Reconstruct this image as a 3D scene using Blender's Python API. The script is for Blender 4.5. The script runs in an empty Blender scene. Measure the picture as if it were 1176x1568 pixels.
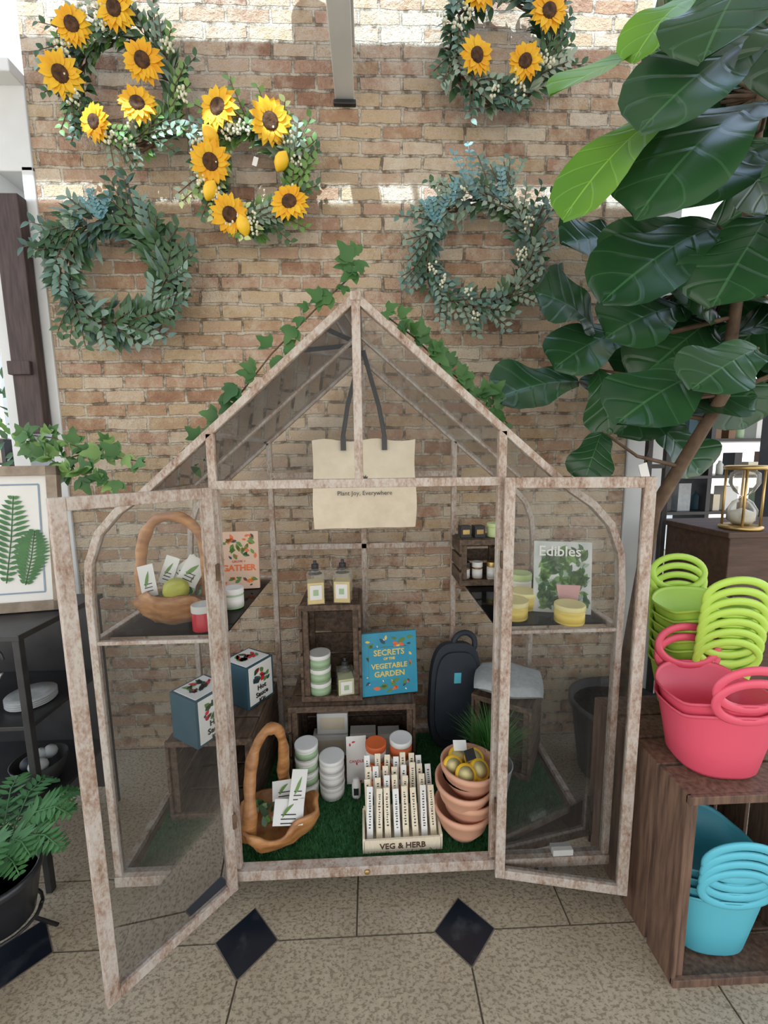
import bpy, math, random
from mathutils import Vector, Matrix, Euler
random.seed(7)
R=random.random
def U(a,b): return a+(b-a)*random.random()
V=Vector
scene=bpy.context.scene
# ---------------------------------------------------------------- materials
def newmat(name):
    m=bpy.data.materials.new(name); m.use_nodes=True
    nt=m.node_tree; b=nt.nodes['Principled BSDF']; return m,nt,b
def ramp(nt,stops,fac):
    r=nt.nodes.new('ShaderNodeValToRGB'); e=r.color_ramp.elements
    e[0].position=stops[0][0]; e[0].color=(*stops[0][1],1)
    e[1].position=stops[-1][0]; e[1].color=(*stops[-1][1],1)
    for p,c in stops[1:-1]:
        x=e.new(p); x.color=(*c,1)
    nt.links.new(fac,r.inputs[0]); return r.outputs[0]
def noise(nt,scale,detail=4,vec=None,rough=.55):
    n=nt.nodes.new('ShaderNodeTexNoise'); n.inputs['Scale'].default_value=scale
    n.inputs['Detail'].default_value=detail; n.inputs['Roughness'].default_value=rough
    if vec is not None: nt.links.new(vec,n.inputs['Vector'])
    return n.outputs['Fac']
def objco(nt,scale=(1,1,1)):
    t=nt.nodes.new('ShaderNodeTexCoord'); mp=nt.nodes.new('ShaderNodeMapping')
    mp.inputs['Scale'].default_value=scale; nt.links.new(t.outputs['Object'],mp.inputs[0]); return mp.outputs[0]
def bump(nt,b,h,strength=.3,dist=.01):
    n=nt.nodes.new('ShaderNodeBump'); n.inputs['Strength'].default_value=strength; n.inputs['Distance'].default_value=dist
    nt.links.new(h,n.inputs['Height']); nt.links.new(n.outputs[0],b.inputs['Normal'])
def mixc(nt,fac,a,b_,mode='MIX'):
    m=nt.nodes.new('ShaderNodeMix'); m.data_type='RGBA'; m.blend_type=mode
    for s,v in ((0,fac),(6,a),(7,b_)):
        if isinstance(v,(int,float)): m.inputs[s].default_value=v
        elif isinstance(v,tuple): m.inputs[s].default_value=(*v,1)
        else: nt.links.new(v,m.inputs[s])
    return m.outputs[2]
def math_(nt,op,a,b_=None):
    m=nt.nodes.new('ShaderNodeMath'); m.operation=op
    for i,v in enumerate((a,b_)):
        if v is None: continue
        if isinstance(v,(int,float)): m.inputs[i].default_value=v
        else: nt.links.new(v,m.inputs[i])
    return m.outputs[0]
def M(name,c1,c2=None,scale=8,rough=.5,stretch=(1,1,1),bs=0.0,metal=0,lo=.35,hi=.65,detail=4,spec=None):
    m,nt,b=newmat(name)
    if c2 is None: c2=tuple(x*.85 for x in c1)
    v=objco(nt,stretch); f=noise(nt,scale,detail,v)
    nt.links.new(ramp(nt,[(lo,c1),(hi,c2)],f),b.inputs['Base Color'])
    b.inputs['Roughness'].default_value=rough; b.inputs['Metallic'].default_value=metal
    if spec is not None: b.inputs['Specular IOR Level'].default_value=spec
    if bs: bump(nt,b,f,bs)
    return m
def leafmat(name,c1,c2,rough=.45,trans=.2,veins=False,scale=6,spec=.5):
    m,nt,b=newmat(name)
    f=noise(nt,scale,2,objco(nt)); col=ramp(nt,[(.35,c1),(.65,c2)],f)
    if veins:
        uv=nt.nodes.new('ShaderNodeUVMap').outputs[0]
        s=nt.nodes.new('ShaderNodeSeparateXYZ'); nt.links.new(uv,s.inputs[0])
        a=math_(nt,'ABSOLUTE',math_(nt,'SUBTRACT',s.outputs[1],.5))
        mid=math_(nt,'LESS_THAN',a,.014)
        k=math_(nt,'FRACT',math_(nt,'SUBTRACT',math_(nt,'MULTIPLY',s.outputs[0],6.0),math_(nt,'MULTIPLY',a,2.6)))
        w=math_(nt,'ABSOLUTE',math_(nt,'SUBTRACT',k,.5))
        side=math_(nt,'LESS_THAN',w,.03)
        vv=math_(nt,'MAXIMUM',mid,math_(nt,'MULTIPLY',side,.5))
        col=mixc(nt,math_(nt,'MULTIPLY',vv,.4),col,tuple(min(1,x*2.4+.04) for x in c2))
        h=math_(nt,'MINIMUM',w,.14)
        bump(nt,b,h,.5,.02)
    nt.links.new(col,b.inputs['Base Color']); b.inputs['Roughness'].default_value=rough
    b.inputs['Specular IOR Level'].default_value=spec
    if trans:
        t=nt.nodes.new('ShaderNodeBsdfTranslucent'); nt.links.new(col,t.inputs[0])
        mx=nt.nodes.new('ShaderNodeMixShader'); mx.inputs[0].default_value=trans
        out=nt.nodes['Material Output']
        nt.links.new(b.outputs[0],mx.inputs[1]); nt.links.new(t.outputs[0],mx.inputs[2]); nt.links.new(mx.outputs[0],out.inputs[0])
    return m
def glassmat(name,tint=(.93,.95,.95),haze=.03,gl=1.0):
    m,nt,b=newmat(name); nt.nodes.remove(b)
    t=nt.nodes.new('ShaderNodeBsdfTransparent'); t.inputs[0].default_value=(*tint,1)
    g=nt.nodes.new('ShaderNodeBsdfGlossy'); g.inputs['Roughness'].default_value=.02; g.inputs[0].default_value=(gl,gl,gl,1)
    d=nt.nodes.new('ShaderNodeBsdfDiffuse'); d.inputs[0].default_value=(.8,.8,.8,1)
    fr=nt.nodes.new('ShaderNodeFresnel'); fr.inputs[0].default_value=1.35
    m1=nt.nodes.new('ShaderNodeMixShader'); nt.links.new(fr.outputs[0],m1.inputs[0])
    nt.links.new(t.outputs[0],m1.inputs[1]); nt.links.new(g.outputs[0],m1.inputs[2])
    m2=nt.nodes.new('ShaderNodeMixShader'); m2.inputs[0].default_value=haze
    f=noise(nt,3,3,objco(nt)); nt.links.new(math_(nt,'MULTIPLY',f,haze*2),m2.inputs[0])
    nt.links.new(m1.outputs[0],m2.inputs[1]); nt.links.new(d.outputs[0],m2.inputs[2])
    nt.links.new(m2.outputs[0],nt.nodes['Material Output'].inputs[0]); return m
def brickmat():
    m,nt,b=newmat('reclaimed_brick')
    t=nt.nodes.new('ShaderNodeTexCoord'); s=nt.nodes.new('ShaderNodeSeparateXYZ'); nt.links.new(t.outputs['Object'],s.inputs[0])
    wob=noise(nt,9,4,t.outputs['Object']); wob2=noise(nt,8,5,objco(nt,(1,1,1.7)))
    c=nt.nodes.new('ShaderNodeCombineXYZ')
    nt.links.new(math_(nt,'ADD',s.outputs[0],math_(nt,'MULTIPLY',wob,.030)),c.inputs[0])
    nt.links.new(math_(nt,'ADD',s.outputs[2],math_(nt,'MULTIPLY',wob2,.026)),c.inputs[1])
    br=nt.nodes.new('ShaderNodeTexBrick'); nt.links.new(c.outputs[0],br.inputs[0])
    br.inputs['Color1'].default_value=(0,0,0,1); br.inputs['Color2'].default_value=(1,1,1,1); br.inputs['Mortar'].default_value=(.5,.5,.5,1)
    br.inputs['Scale'].default_value=1; br.inputs['Mortar Size'].default_value=.0072; br.inputs['Mortar Smooth'].default_value=.25
    br.inputs['Brick Width'].default_value=.19; br.inputs['Row Height'].default_value=.064; br.offset=.5
    n1=noise(nt,16,6,t.outputs['Object'],.7); n2=noise(nt,1.6,3,t.outputs['Object']); n3=noise(nt,60,4,t.outputs['Object'],.7)
    f=math_(nt,'ADD',math_(nt,'MULTIPLY',br.outputs['Color'],.95),math_(nt,'SUBTRACT',math_(nt,'MULTIPLY',n1,.5),.20))
    col=ramp(nt,[(.0,(.30,.155,.095)),(.16,(.44,.265,.16)),(.34,(.54,.385,.235)),(.5,(.60,.45,.285)),(.66,(.47,.275,.185)),(.8,(.58,.42,.29)),(1,(.70,.585,.44))],f)
    w=ramp(nt,[(.48,(0,0,0)),(.64,(1,1,1))],math_(nt,'ADD',math_(nt,'MULTIPLY',n1,.6),math_(nt,'MULTIPLY',n2,.42)))
    col=mixc(nt,math_(nt,'MULTIPLY',w,.5),col,(.70,.62,.50))
    pit=ramp(nt,[(.31,(1,1,1)),(.37,(0,0,0))],n3)
    col=mixc(nt,math_(nt,'MULTIPLY',pit,.7),col,(.17,.11,.075))
    mo=ramp(nt,[(.40,(.20,.15,.10)),(.55,(.62,.54,.42))],n1)
    col=mixc(nt,br.outputs['Fac'],col,mo)
    nt.links.new(col,b.inputs['Base Color']); b.inputs['Roughness'].default_value=.9
    h=math_(nt,'ADD',math_(nt,'MULTIPLY',math_(nt,'SUBTRACT',1,br.outputs['Fac']),1.1),math_(nt,'MULTIPLY',math_(nt,'ADD',n1,n3),.7))
    bump(nt,b,h,1.0,.022)
    return m
def stonemat():
    m,nt,b=newmat('pitted_stone_tile')
    t=objco(nt); a=noise(nt,5,4,t); c=noise(nt,70,5,t,.7); d=noise(nt,85,4,objco(nt,(1,1.5,1)),.6)
    col=ramp(nt,[(.3,(.31,.25,.17)),(.7,(.50,.42,.30))],math_(nt,'ADD',math_(nt,'MULTIPLY',a,.5),math_(nt,'MULTIPLY',c,.5)))
    g=ramp(nt,[(.43,(0,0,0)),(.50,(1,1,1))],math_(nt,'ADD',math_(nt,'MULTIPLY',d,.7),math_(nt,'MULTIPLY',c,.3)))
    col=mixc(nt,g,mixc(nt,.55,col,(.12,.085,.05)),col)
    nt.links.new(col,b.inputs['Base Color']); b.inputs['Roughness'].default_value=.55
    bump(nt,b,g,.35,.004); return m
def paintmat():
    m,nt,b=newmat('weathered_limewashed_wood')
    f=noise(nt,20,6,objco(nt,(1,1,.4)),.75); g=noise(nt,130,4,objco(nt,(1,1,.5)),.7)
    k=math_(nt,'ADD',math_(nt,'MULTIPLY',f,.6),math_(nt,'MULTIPLY',g,.4))
    nt.links.new(ramp(nt,[(.35,(.15,.085,.055)),(.42,(.31,.205,.145)),(.49,(.41,.325,.265)),(.55,(.49,.43,.375)),(.7,(.56,.52,.475))],k),b.inputs['Base Color'])
    b.inputs['Roughness'].default_value=.6; bump(nt,b,k,.5,.004); return m
BRICK=brickmat(); STONE=stonemat(); PAINT=paintmat()
GLASS=glassmat('window_glass',(.97,.98,.975),.006,.5)
BGLASS=glassmat('bottle_glass',(.97,.97,.93),.08)
WHITE=M('white_painted_timber',(.72,.73,.72),(.62,.63,.62),3,.5)
GREYT=M('grey_trim',(.42,.41,.38),(.35,.34,.31),3,.5)
GROUT=M('grout',(.17,.14,.105),None,30,.9)
MARBLE=M('black_marble',(.008,.012,.02),(.07,.08,.085),9,.3,lo=.52,hi=.75,detail=8)
def wood(name,c1,c2,st=(3,3,30)): return M(name,c1,c2,2.2,.65,st,.25,detail=6)
DWOOD=wood('dark_crate_wood',(.055,.034,.022),(.15,.095,.06),(30,6,30))
DWOODV=wood('dark_crate_wood_upright',(.085,.045,.03),(.19,.11,.07),(30,30,3))
PLANK=wood('dark_plank',(.035,.022,.02),(.08,.05,.045),(30,30,3))
TEAK=M('carved_teak',(.52,.25,.09),(.27,.11,.035),7,.38,(2,2,6),.2,detail=6)
TWIG=M('twig_bark',(.16,.10,.06),(.08,.05,.03),20,.8,bs=.4)
GRASSM=M('artificial_grass',(.02,.10,.03),(.04,.17,.05),60,.6)
TERRA=M('terracotta',(.70,.38,.25),(.64,.34,.22),6,.7)
PAPER=M('white_paper',(.78,.77,.73),(.72,.71,.67),5,.7)
CREAM=M('cream_card',(.76,.68,.52),(.70,.60,.44),8,.8)
KRAFT=M('pale_wood_stick',(.70,.60,.42),(.78,.70,.55),14,.7,(20,20,2))
CANVAS=M('natural_canvas',(.80,.70,.54),(.74,.64,.49),25,.95,bs=.25)
BLACK=M('black_metal',(.015,.015,.017),(.03,.03,.03),10,.4)
BLACKP=M('black_plastic',(.02,.02,.022),(.035,.035,.035),10,.5)
NAVY=M('charcoal_foam',(.020,.026,.036),(.028,.036,.048),10,.6)
TEALB=M('teal_box_card',(.025,.075,.10),(.032,.088,.12),10,.6)
BLUEBK=M('blue_book_cover',(.02,.27,.43),(.03,.33,.48),6,.4)
ORANGE=M('orange_print',(.80,.18,.05),(.70,.14,.04),10,.45)
RED=M('red_wax',(.62,.03,.05),(.5,.02,.04),10,.4)
YEL=M('yellow_wax',(.84,.64,.16),(.78,.56,.10),10,.4)
PYEL=M('pale_yellow_tin',(.83,.72,.34),(.78,.66,.27),10,.4)
SAGE=M('sage_tin',(.36,.50,.30),(.31,.45,.27),10,.4)
LGRN=M('pale_green_wax',(.56,.66,.30),(.5,.6,.26),10,.4)
LEMON=M('lemon_skin',(.95,.60,.03),(.90,.50,.02),12,.45)
PEAR=M('green_pear',(.48,.46,.06),(.38,.38,.05),5,.4)
PETAL=leafmat('sunflower_petal',(.92,.46,.01),(.96,.62,.03),.6,.25,scale=14)
SEED=M('sunflower_seed_head',(.035,.016,.008),(.12,.05,.015),60,.9,bs=.8)
G1=leafmat('deep_green_leaf',(.035,.09,.04),(.075,.16,.065))
G2=leafmat('fresh_green_leaf',(.12,.25,.06),(.22,.38,.10))
G3=leafmat('eucalyptus_leaf',(.14,.25,.20),(.25,.36,.29))
G4=leafmat('silver_green_leaf',(.24,.34,.25),(.40,.48,.36))
G5=leafmat('blue_eucalyptus',(.16,.34,.37),(.26,.46,.48))
G6=leafmat('dusty_blue_green_leaf',(.07,.14,.12),(.13,.22,.19))
FIG=leafmat('fiddle_leaf',(.013,.050,.018),(.027,.090,.028),.27,.12,True,3,.5)
FIGL=leafmat('young_fiddle_leaf',(.12,.32,.03),(.22,.46,.05),.35,.40,True,3,.5)
IVY=leafmat('ivy_leaf',(.03,.11,.025),(.08,.20,.05),.5,.2)
FERNM=leafmat('fern_leaf',(.04,.14,.045),(.08,.23,.07),.5,.2)
FLW=M('cream_blossom',(.78,.76,.60),(.70,.70,.5),30,.8)
def plastic(n,c): return M(n,c,tuple(x*.93 for x in c),2,.42)
LIME=plastic('lime_plastic',(.46,.70,.09)); PINK=plastic('coral_pink_plastic',(.76,.095,.155)); BLUE=plastic('sky_blue_plastic',(.11,.52,.64))
GREYC=M('grey_cushion',(.46,.48,.48),(.38,.40,.40),40,.95,bs=.3)
POTW=M('grey_white_pot',(.48,.50,.51),(.43,.45,.46),8,.5)
SOIL=M('soil',(.05,.03,.02),(.10,.06,.04),60,.95,bs=.8)
GOLD=M('brass',(.6,.42,.18),(.5,.33,.12),8,.35,metal=.8)
SAND=M('hourglass_sand',(.75,.72,.66),None,30,.9)
AMBER=M('amber_jar',(.16,.07,.02),(.22,.1,.03),8,.2)
BROWN=wood('brown_cabinet',(.06,.03,.02),(.10,.055,.035),(3,20,20))
# ---------------------------------------------------------------- mesh builder
FIGP=[(0,.06),(.06,.22),(.16,.46),(.28,.60),(.38,.62),(.48,.68),(.60,.86),(.72,1.0),(.82,.99),(.91,.80),(.97,.48),(1,.05)]
def figw(t):
    for (a,u),(b_,v) in zip(FIGP,FIGP[1:]):
        if t<=b_: return u+(v-u)*(t-a)/(b_-a)
    return .05
class B:
    def __init__(s,*mats): s.v=[];s.f=[];s.m=[];s.uv=[];s.mats=list(mats);s.sm=[]
    def mi(s,mat):
        if mat not in s.mats: s.mats.append(mat)
        return s.mats.index(mat)
    def add(s,vs,fs,mat,smooth=False,T=None,uv=None):
        o=len(s.v); k=s.mi(mat)
        s.v.extend([T@V(p) for p in vs] if T is not None else [V(p) for p in vs])
        s.uv.extend(uv if uv else [(0,.25)]*len(vs))
        for f in fs: s.f.append([i+o for i in f]); s.m.append(k); s.sm.append(smooth)
    def box(s,c,d,mat,rot=(0,0,0),T=None):
        m=Matrix.Translation(c)@Euler(rot).to_matrix().to_4x4()
        if T is not None: m=T@m
        x,y,z=d[0]/2,d[1]/2,d[2]/2
        vs=[(-x,-y,-z),(x,-y,-z),(x,y,-z),(-x,y,-z),(-x,-y,z),(x,-y,z),(x,y,z),(-x,y,z)]
        s.add(vs,[(3,2,1,0),(4,5,6,7),(0,1,5,4),(1,2,6,5),(2,3,7,6),(3,0,4,7)],mat,False,m)
    def bar(s,p,q,w,d,mat,up=(0,1,0),T=None):
        p=V(p);q=V(q);a=(q-p).normalized();u=V(up);sd=a.cross(u)
        if sd.length<1e-4: sd=a.cross(V((1,0,0)))
        sd.normalize();u=sd.cross(a).normalized()
        sd*=w/2;u*=d/2
        vs=[p-sd-u,p+sd-u,p+sd+u,p-sd+u,q-sd-u,q+sd-u,q+sd+u,q-sd+u]
        s.add(vs,[(0,1,2,3),(7,6,5,4),(4,5,1,0),(5,6,2,1),(6,7,3,2),(7,4,0,3)],mat,False,T)
    def tube(s,pts,r,mat,seg=8,closed=False,flat=1.0,T=None,nrm=None):
        pts=[V(p) for p in pts];n=len(pts);vs=[];fs=[]
        prev=None
        for i,p in enumerate(pts):
            if closed: t=(pts[(i+1)%n]-pts[i-1])
            else: t=pts[min(i+1,n-1)]-pts[max(i-1,0)]
            t.normalize()
            if nrm is not None: a=V(nrm)
            elif prev is None: a=V((0,0,1)) if abs(t.z)<.9 else V((0,1,0))
            else: a=prev
            a=(a-t*a.dot(t)).normalized(); prev=a; b=t.cross(a)
            rr=r[i] if isinstance(r,(list,tuple)) else r
            for k in range(seg):
                th=2*math.pi*k/seg; vs.append(p+a*(math.cos(th)*rr*flat)+b*(math.sin(th)*rr))
        for i in range(n if closed else n-1):
            j=(i+1)%n
            for k in range(seg):
                l=(k+1)%seg; fs.append((i*seg+k,i*seg+l,j*seg+l,j*seg+k))
        if not closed: fs+= [tuple(range(seg))[::-1],tuple((n-1)*seg+k for k in range(seg))]
        s.add(vs,fs,mat,True,T)
    def lathe(s,prof,c,mat,seg=24,T=None,sx=1,sy=1,smooth=True):
        vs=[];fs=[];n=len(prof)
        for r,z in prof:
            for k in range(seg):
                th=2*math.pi*k/seg; vs.append((math.cos(th)*r*sx,math.sin(th)*r*sy,z))
        for i in range(n-1):
            for k in range(seg):
                l=(k+1)%seg; fs.append((i*seg+k,i*seg+l,(i+1)*seg+l,(i+1)*seg+k))
        if prof[0][0]>1e-5: fs.append(tuple(range(seg))[::-1])
        if prof[-1][0]>1e-5: fs.append(tuple((n-1)*seg+k for k in range(seg)))
        m=Matrix.Translation(c)
        if T is not None: m=m@T
        s.add(vs,fs,mat,smooth,m)
    def ball(s,c,r,mat,seg=10,T=None):
        r=(r,r,r) if not isinstance(r,(tuple,list)) else r; n=max(4,seg//2)
        m=Matrix.Diagonal((*r,1)); 
        if T is not None: m=T@m
        s.lathe([(math.sin(math.pi*i/n)+(1e-6),-math.cos(math.pi*i/n)) for i in range(n+1)],c,mat,seg,m)
    def leaf(s,base,tip,nor,w,mat,shape='lance',nu=5,nv=1,droop=0.0,fold=.25,wave=0):
        base=V(base);tip=V(tip);d=tip-base;L=d.length
        if L<1e-5: return
        d.normalize();n=V(nor);n=(n-d*n.dot(d))
        if n.length<1e-4: n=d.orthogonal()
        n.normalize();sd=d.cross(n);vs=[];fs=[];uv=[]
        ph=R()*6
        for i in range(nu+1):
            t=i/nu
            if shape=='lance': hw=math.sin(math.pi*t**.8)**.9 if 0<t<1 else 0
            elif shape=='round': hw=math.sqrt(max(0,1-(2*t-1)**2))
            elif shape=='fig': hw=figw(t)
            elif shape=='ivy': hw=[0,.75,1.0,.5,.38,.0][min(5,int(round(t*5)))]
            else: hw=math.sin(math.pi*t)
            hw=max(hw,.02)*w/2
            sp=base+d*(L*t)+n*(4*droop*L*t*(1-t)) 
            for j in range(-nv,nv+1):
                a=j/nv
                wv=wave*math.sin(t*11+ph+(1.5 if a>0 else 0))*abs(a)**2*w
                vs.append(sp+sd*(a*hw)+n*(fold*abs(a)*hw+wv)); uv.append((t,a/2+.5))
        c=2*nv+1
        for i in range(nu):
            for j in range(c-1):
                fs.append((i*c+j,i*c+j+1,(i+1)*c+j+1,(i+1)*c+j))
        s.add(vs,fs,mat,True,None,uv)
    def frond(s,pts,L,mat,n=14,w=.012,nor=(0,-1,0)):
        pts=[V(p) for p in pts]; s.tube(pts,.002,mat,5)
        for i in range(n):
            t=(i+.5)/n*(len(pts)-1);k=int(t);p=pts[k].lerp(pts[k+1],t-k);d=(pts[k+1]-pts[k]).normalized()
            sd=d.cross(V(nor)).normalized();l=L*math.sin(math.pi*(.12+.83*(i/n)))
            for q in (-1,1): s.leaf(p,p+sd*q*l+d*l*.45,nor,w,mat,'lance',3,1,0,.1)
    def make(s,name,bevel=0,parent=None,T=None,solid=0,sub=0):
        me=bpy.data.meshes.new(name); me.from_pydata([tuple(p) for p in s.v],[],s.f)
        for m in s.mats: me.materials.append(m)
        me.polygons.foreach_set('material_index',s.m); me.polygons.foreach_set('use_smooth',s.sm)
        ul=me.uv_layers.new(name='UVMap'); flat=[]
        for l in me.loops: flat.extend(s.uv[l.vertex_index])
        ul.data.foreach_set('uv',flat); me.update()
        o=bpy.data.objects.new(name,me); scene.collection.objects.link(o)
        if T is not None: o.matrix_world=T
        if parent: o.parent=parent
        if solid:
            q=o.modifiers.new('s','SOLIDIFY'); q.thickness=solid
        if bevel:
            q=o.modifiers.new('b','BEVEL'); q.width=bevel; q.segments=2; q.limit_method='ANGLE'; q.angle_limit=math.radians(50)
        return o
def text(body,loc,rot,size,mat,parent,name='lettering',bold=0):
    cu=bpy.data.curves.new(name,'FONT'); cu.body=body; cu.size=size; cu.align_x='CENTER'; cu.align_y='CENTER'; cu.extrude=.0006; cu.offset=bold
    cu.resolution_u=2
    t=bpy.data.objects.new(name,cu); scene.collection.objects.link(t)
    bpy.context.view_layer.update()
    me=bpy.data.meshes.new_from_object(t.evaluated_get(bpy.context.evaluated_depsgraph_get()))
    bpy.data.objects.remove(t); me.materials.clear(); me.materials.append(mat)
    o=bpy.data.objects.new(name,me); scene.collection.objects.link(o)
    o.parent=parent; o.location=loc; o.rotation_euler=rot; return o
def TR(loc,rz=0,rx=0,ry=0): return Matrix.Translation(loc)@Euler((rx,ry,rz)).to_matrix().to_4x4()
FR=(math.pi/2,0,0)
# ---------------------------------------------------------------- room
b=B(BRICK); b.box((-.08,2.15,2.1),(2.76,.2,4.2),BRICK); b.make('wall_back')
b=B(GROUT); b.box((0,1.5,-.03),(9,9,.05),GROUT)
xs=[-.41+.69*k for k in range(-6,7)]; g=.003
def tile(x0,x1,y0,y1): b.box(((x0+x1)/2,(y0+y1)/2,-.01),(x1-x0-2*g,y1-y0-2*g,.02),STONE)
for i in range(len(xs)-1):
    for y0,y1 in ((-2.4,-1.64),(-1.64,-.95),(-.95,-.26),(-.26,.43),(.43,1.12)): tile(xs[i],xs[i+1],y0,y1)
    for y0,y1 in ((1.12,1.34),(1.34,2.03),(2.03,2.72),(2.72,3.41),(3.41,4.1),(4.1,4.79),(4.79,5.48)): tile(xs[i]+.345,xs[i+1]+.345,y0,y1)
for x in xs:
    for r,h,mm in ((.100,.0006,GROUT),(.095,.0016,MARBLE)):
        b.add([(x-r,1.12,h),(x,1.12-r,h),(x+r,1.12,h),(x,1.12+r,h)],[(0,1,2,3)],mm)
b.make('floor')
# unseen roof deck, shaped to mask the sun; slot and open end light wall
b=B(WHITE)
b.box((0,-2.135,4.005),(7,5.75,.01),WHITE); b.box((0,1.10,4.005),(7,.54,.01),WHITE)
for x in (-2.5,-1.35,-.62,.02,.75,1.15,2.5): b.box((x,.78,4.012),(.03,.2,.02),WHITE)
b.make('sun_mask_ceiling')
b=B(WHITE,GREYT); b.box((-.08,1.25,3.20),(.05,1.6,.22),GREYT); b.box((-.08,1.25,3.095),(.085,1.6,.02),WHITE); b.box((-.08,1.25,3.31),(.10,1.6,.02),WHITE); b.box((-.08,2.04,3.07),(.10,.02,.02),BLACK)
b.make('trim_1',.004)
b=B(WHITE)
b.box((-2.3,2.15,2.95),(1.68,.22,.34),WHITE); b.box((-2.3,2.02,3.14),(1.68,.10,.05),WHITE)
b.box((-1.485,2.13,1.4),(.05,.18,2.8),WHITE); b.box((-1.66,2.13,1.4),(.08,.18,2.8),WHITE); b.box((-2.9,2.13,1.4),(.1,.18,2.8),WHITE)
b.box((-2.2,2.13,.4),(1.4,.12,.8),WHITE)
b.make('window_1',.004)
b=B(PLANK); b.box((-1.555,2.01,2.15),(.115,.05,1.02),PLANK); b.box((-1.57,1.985,1.93),(.10,.03,.06),PLANK); b.make('wooden_shutter_board',.004)
b=B(WHITE)
b.box((1.40,2.13,1.6),(.19,.18,3.2),WHITE); b.box((2.4,2.13,3.1),(1.9,.16,.2),WHITE); b.box((2.4,2.13,1.95),(1.9,.06,.05),BLACK); b.box((2.15,2.13,1.6),(.05,.1,3.1),BLACK)
b.make('window_2',.004)
SHOPW=M('shop_wall_paint',(.34,.33,.31),(.25,.24,.23),2,.8)
b=B(SHOPW); b.box((0,5.4,1.6),(9,.1,3.2),SHOPW); b.make('wall_far')
def shelving(name,x0,x1,y,mat,zs,cols,h=.3):
    b=B(mat)
    for x in (x0,x1,(x0+x1)/2): b.box((x,y,zs[-1]/2+.1),(.03,.3,zs[-1]+.2),mat)
    for z in zs:
        b.box(((x0+x1)/2,y,z),(x1-x0,.32,.02),mat)
        x=x0+.05
        while x<x1-.06:
            w=U(.04,.1);hh=U(.08,h*.75);c=random.choice(cols)
            if R()<.5: b.box((x+w/2,y-.05,z+.01+hh/2),(w*.9,.1,hh),c)
            else: b.lathe([(w*.42,0),(w*.45,.01),(w*.45,hh*.7),(w*.25,hh*.85),(w*.2,hh)],(x+w/2,y-.05,z+.01),c,12)
            x+=w+U(.01,.05)
    return b.make(name)
cols=[PAPER,AMBER,SAGE,CREAM,ORANGE,TEALB,PAPER,GREYC,BLACK,PAPER]
shelving('display_shelving',1.6,3.1,2.9,BLACK,[.3,.7,1.1,1.35,1.6,1.85],cols)
shelving('display_shelving',-3.6,-2.3,3.6,BLACK,[.3,.7,1.1,1.5],cols)
b=B(G1,G2,TWIG)
for i in range(420):
    p=V((U(-3.3,-2.1),U(2.5,3.1),U(.4,2.1))); d=V((U(-1,1),U(-1,.3),U(-.5,1))).normalized()*U(.06,.12)
    b.leaf(p,p+d,(0,-1,.4),.04,random.choice([G1,G2,FERNM]),'lance',3)
b.lathe([(.18,0),(.25,.4),(.24,.42),(.2,.4)],(-2.7,2.8,0),BLACKP,20); b.tube([(-2.7,2.8,.35),(-2.7,2.8,1.2)],.03,TWIG)
b.make('potted_shrub')
# ---------------------------------------------------------------- greenhouse
CX=-.03;YF=1.23;YB=1.93
def X(a): return CX+a
def sweep(b,pts,w,y0,y1,mat):
    n=len(pts);vs=[]
    for i,(x,z) in enumerate(pts):
        a=V(pts[max(i-1,0)]);c=V(pts[min(i+1,n-1)]);p=V((x,z))
        t1=(p-a).normalized() if i>0 else (c-p).normalized(); t2=(c-p).normalized() if i<n-1 else t1
        m=(t1+t2).normalized(); nn=V((-m.y,m.x)); k=w/2/max(.5,nn.dot(V((-t1.y,t1.x))))
        for q,y in ((-1,y0),(1,y0),(1,y1),(-1,y1)): vs.append((x+nn.x*k*q,y,z+nn.y*k*q))
    fs=[(0,1,2,3),tuple((n-1)*4+k for k in (3,2,1,0))]
    for i in range(n-1):
        for k in range(4):
            l=(k+1)%4; fs.append((i*4+l,i*4+k,(i+1)*4+k,(i+1)*4+l))
    b.add(vs,fs,mat)
b=B(PAINT)
def outline(s): return [(X(s*a),z) for a,z in ((0,1.955),(.43,1.585),(.64,1.405),(.715,1.355),(.775,1.29),(.81,1.20),(.82,1.08),(.82,.11))]
for y in (YF,YB):
    for s_ in (-1,1):
        sweep(b,outline(s_),.022,y-.012,y+.012,PAINT)
        b.bar((X(.43*s_),y,.15),(X(.43*s_),y,1.58),.024,.024,PAINT)
    b.box((CX,y,1.43),(.86,.028,.026),PAINT); b.box((CX,y,.128),(1.66,.036,.036),PAINT)
    b.bar((CX,y,1.44),(CX,y,1.94),.025,.025,PAINT)
    for s_ in (-1,1): b.box((X(.625*s_),y,.95),(.38,.018,.012),PAINT)
b.bar((CX,YB,.15),(CX,YB,1.43),.026,.02,PAINT); b.box((CX,YB,1.09),(.86,.02,.026),PAINT)
ym=(YF+YB)/2;dy=YB-YF
for s_ in (-1,1):
    for a,z in ((.64,1.405),(.82,.13),(.82,.95)): b.box((X(a*s_),ym,z),(.022,dy,.022),PAINT)
    sweep(b,outline(s_)[:3],.014,YF+.34,YF+.36,PAINT)
b.box((CX,ym,1.955),(.03,dy+.03,.024),PAINT)
b.box((CX,ym,.10),(1.64,dy,.012),DWOOD)
b.box((X(.67),YF-.002,.158),(.07,.027,.022),PAPER)
b.lathe([(.009,0),(.009,.006),(.005,.008)],(CX,YF-.018,.128),GOLD,12,Matrix.Rotation(math.pi/2,4,'X'))
for x in (-.62,.62):
    for y in (YF+.06,YB-.06):
        b.lathe([(.018,-.012),(.03,-.012),(.03,.012),(.018,.012)],(X(x),y,.032),BLACKP,16,Matrix.Rotation(math.pi/2,4,'Y'))
        b.box((X(x),y,.075),(.03,.03,.04),GOLD)
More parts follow.
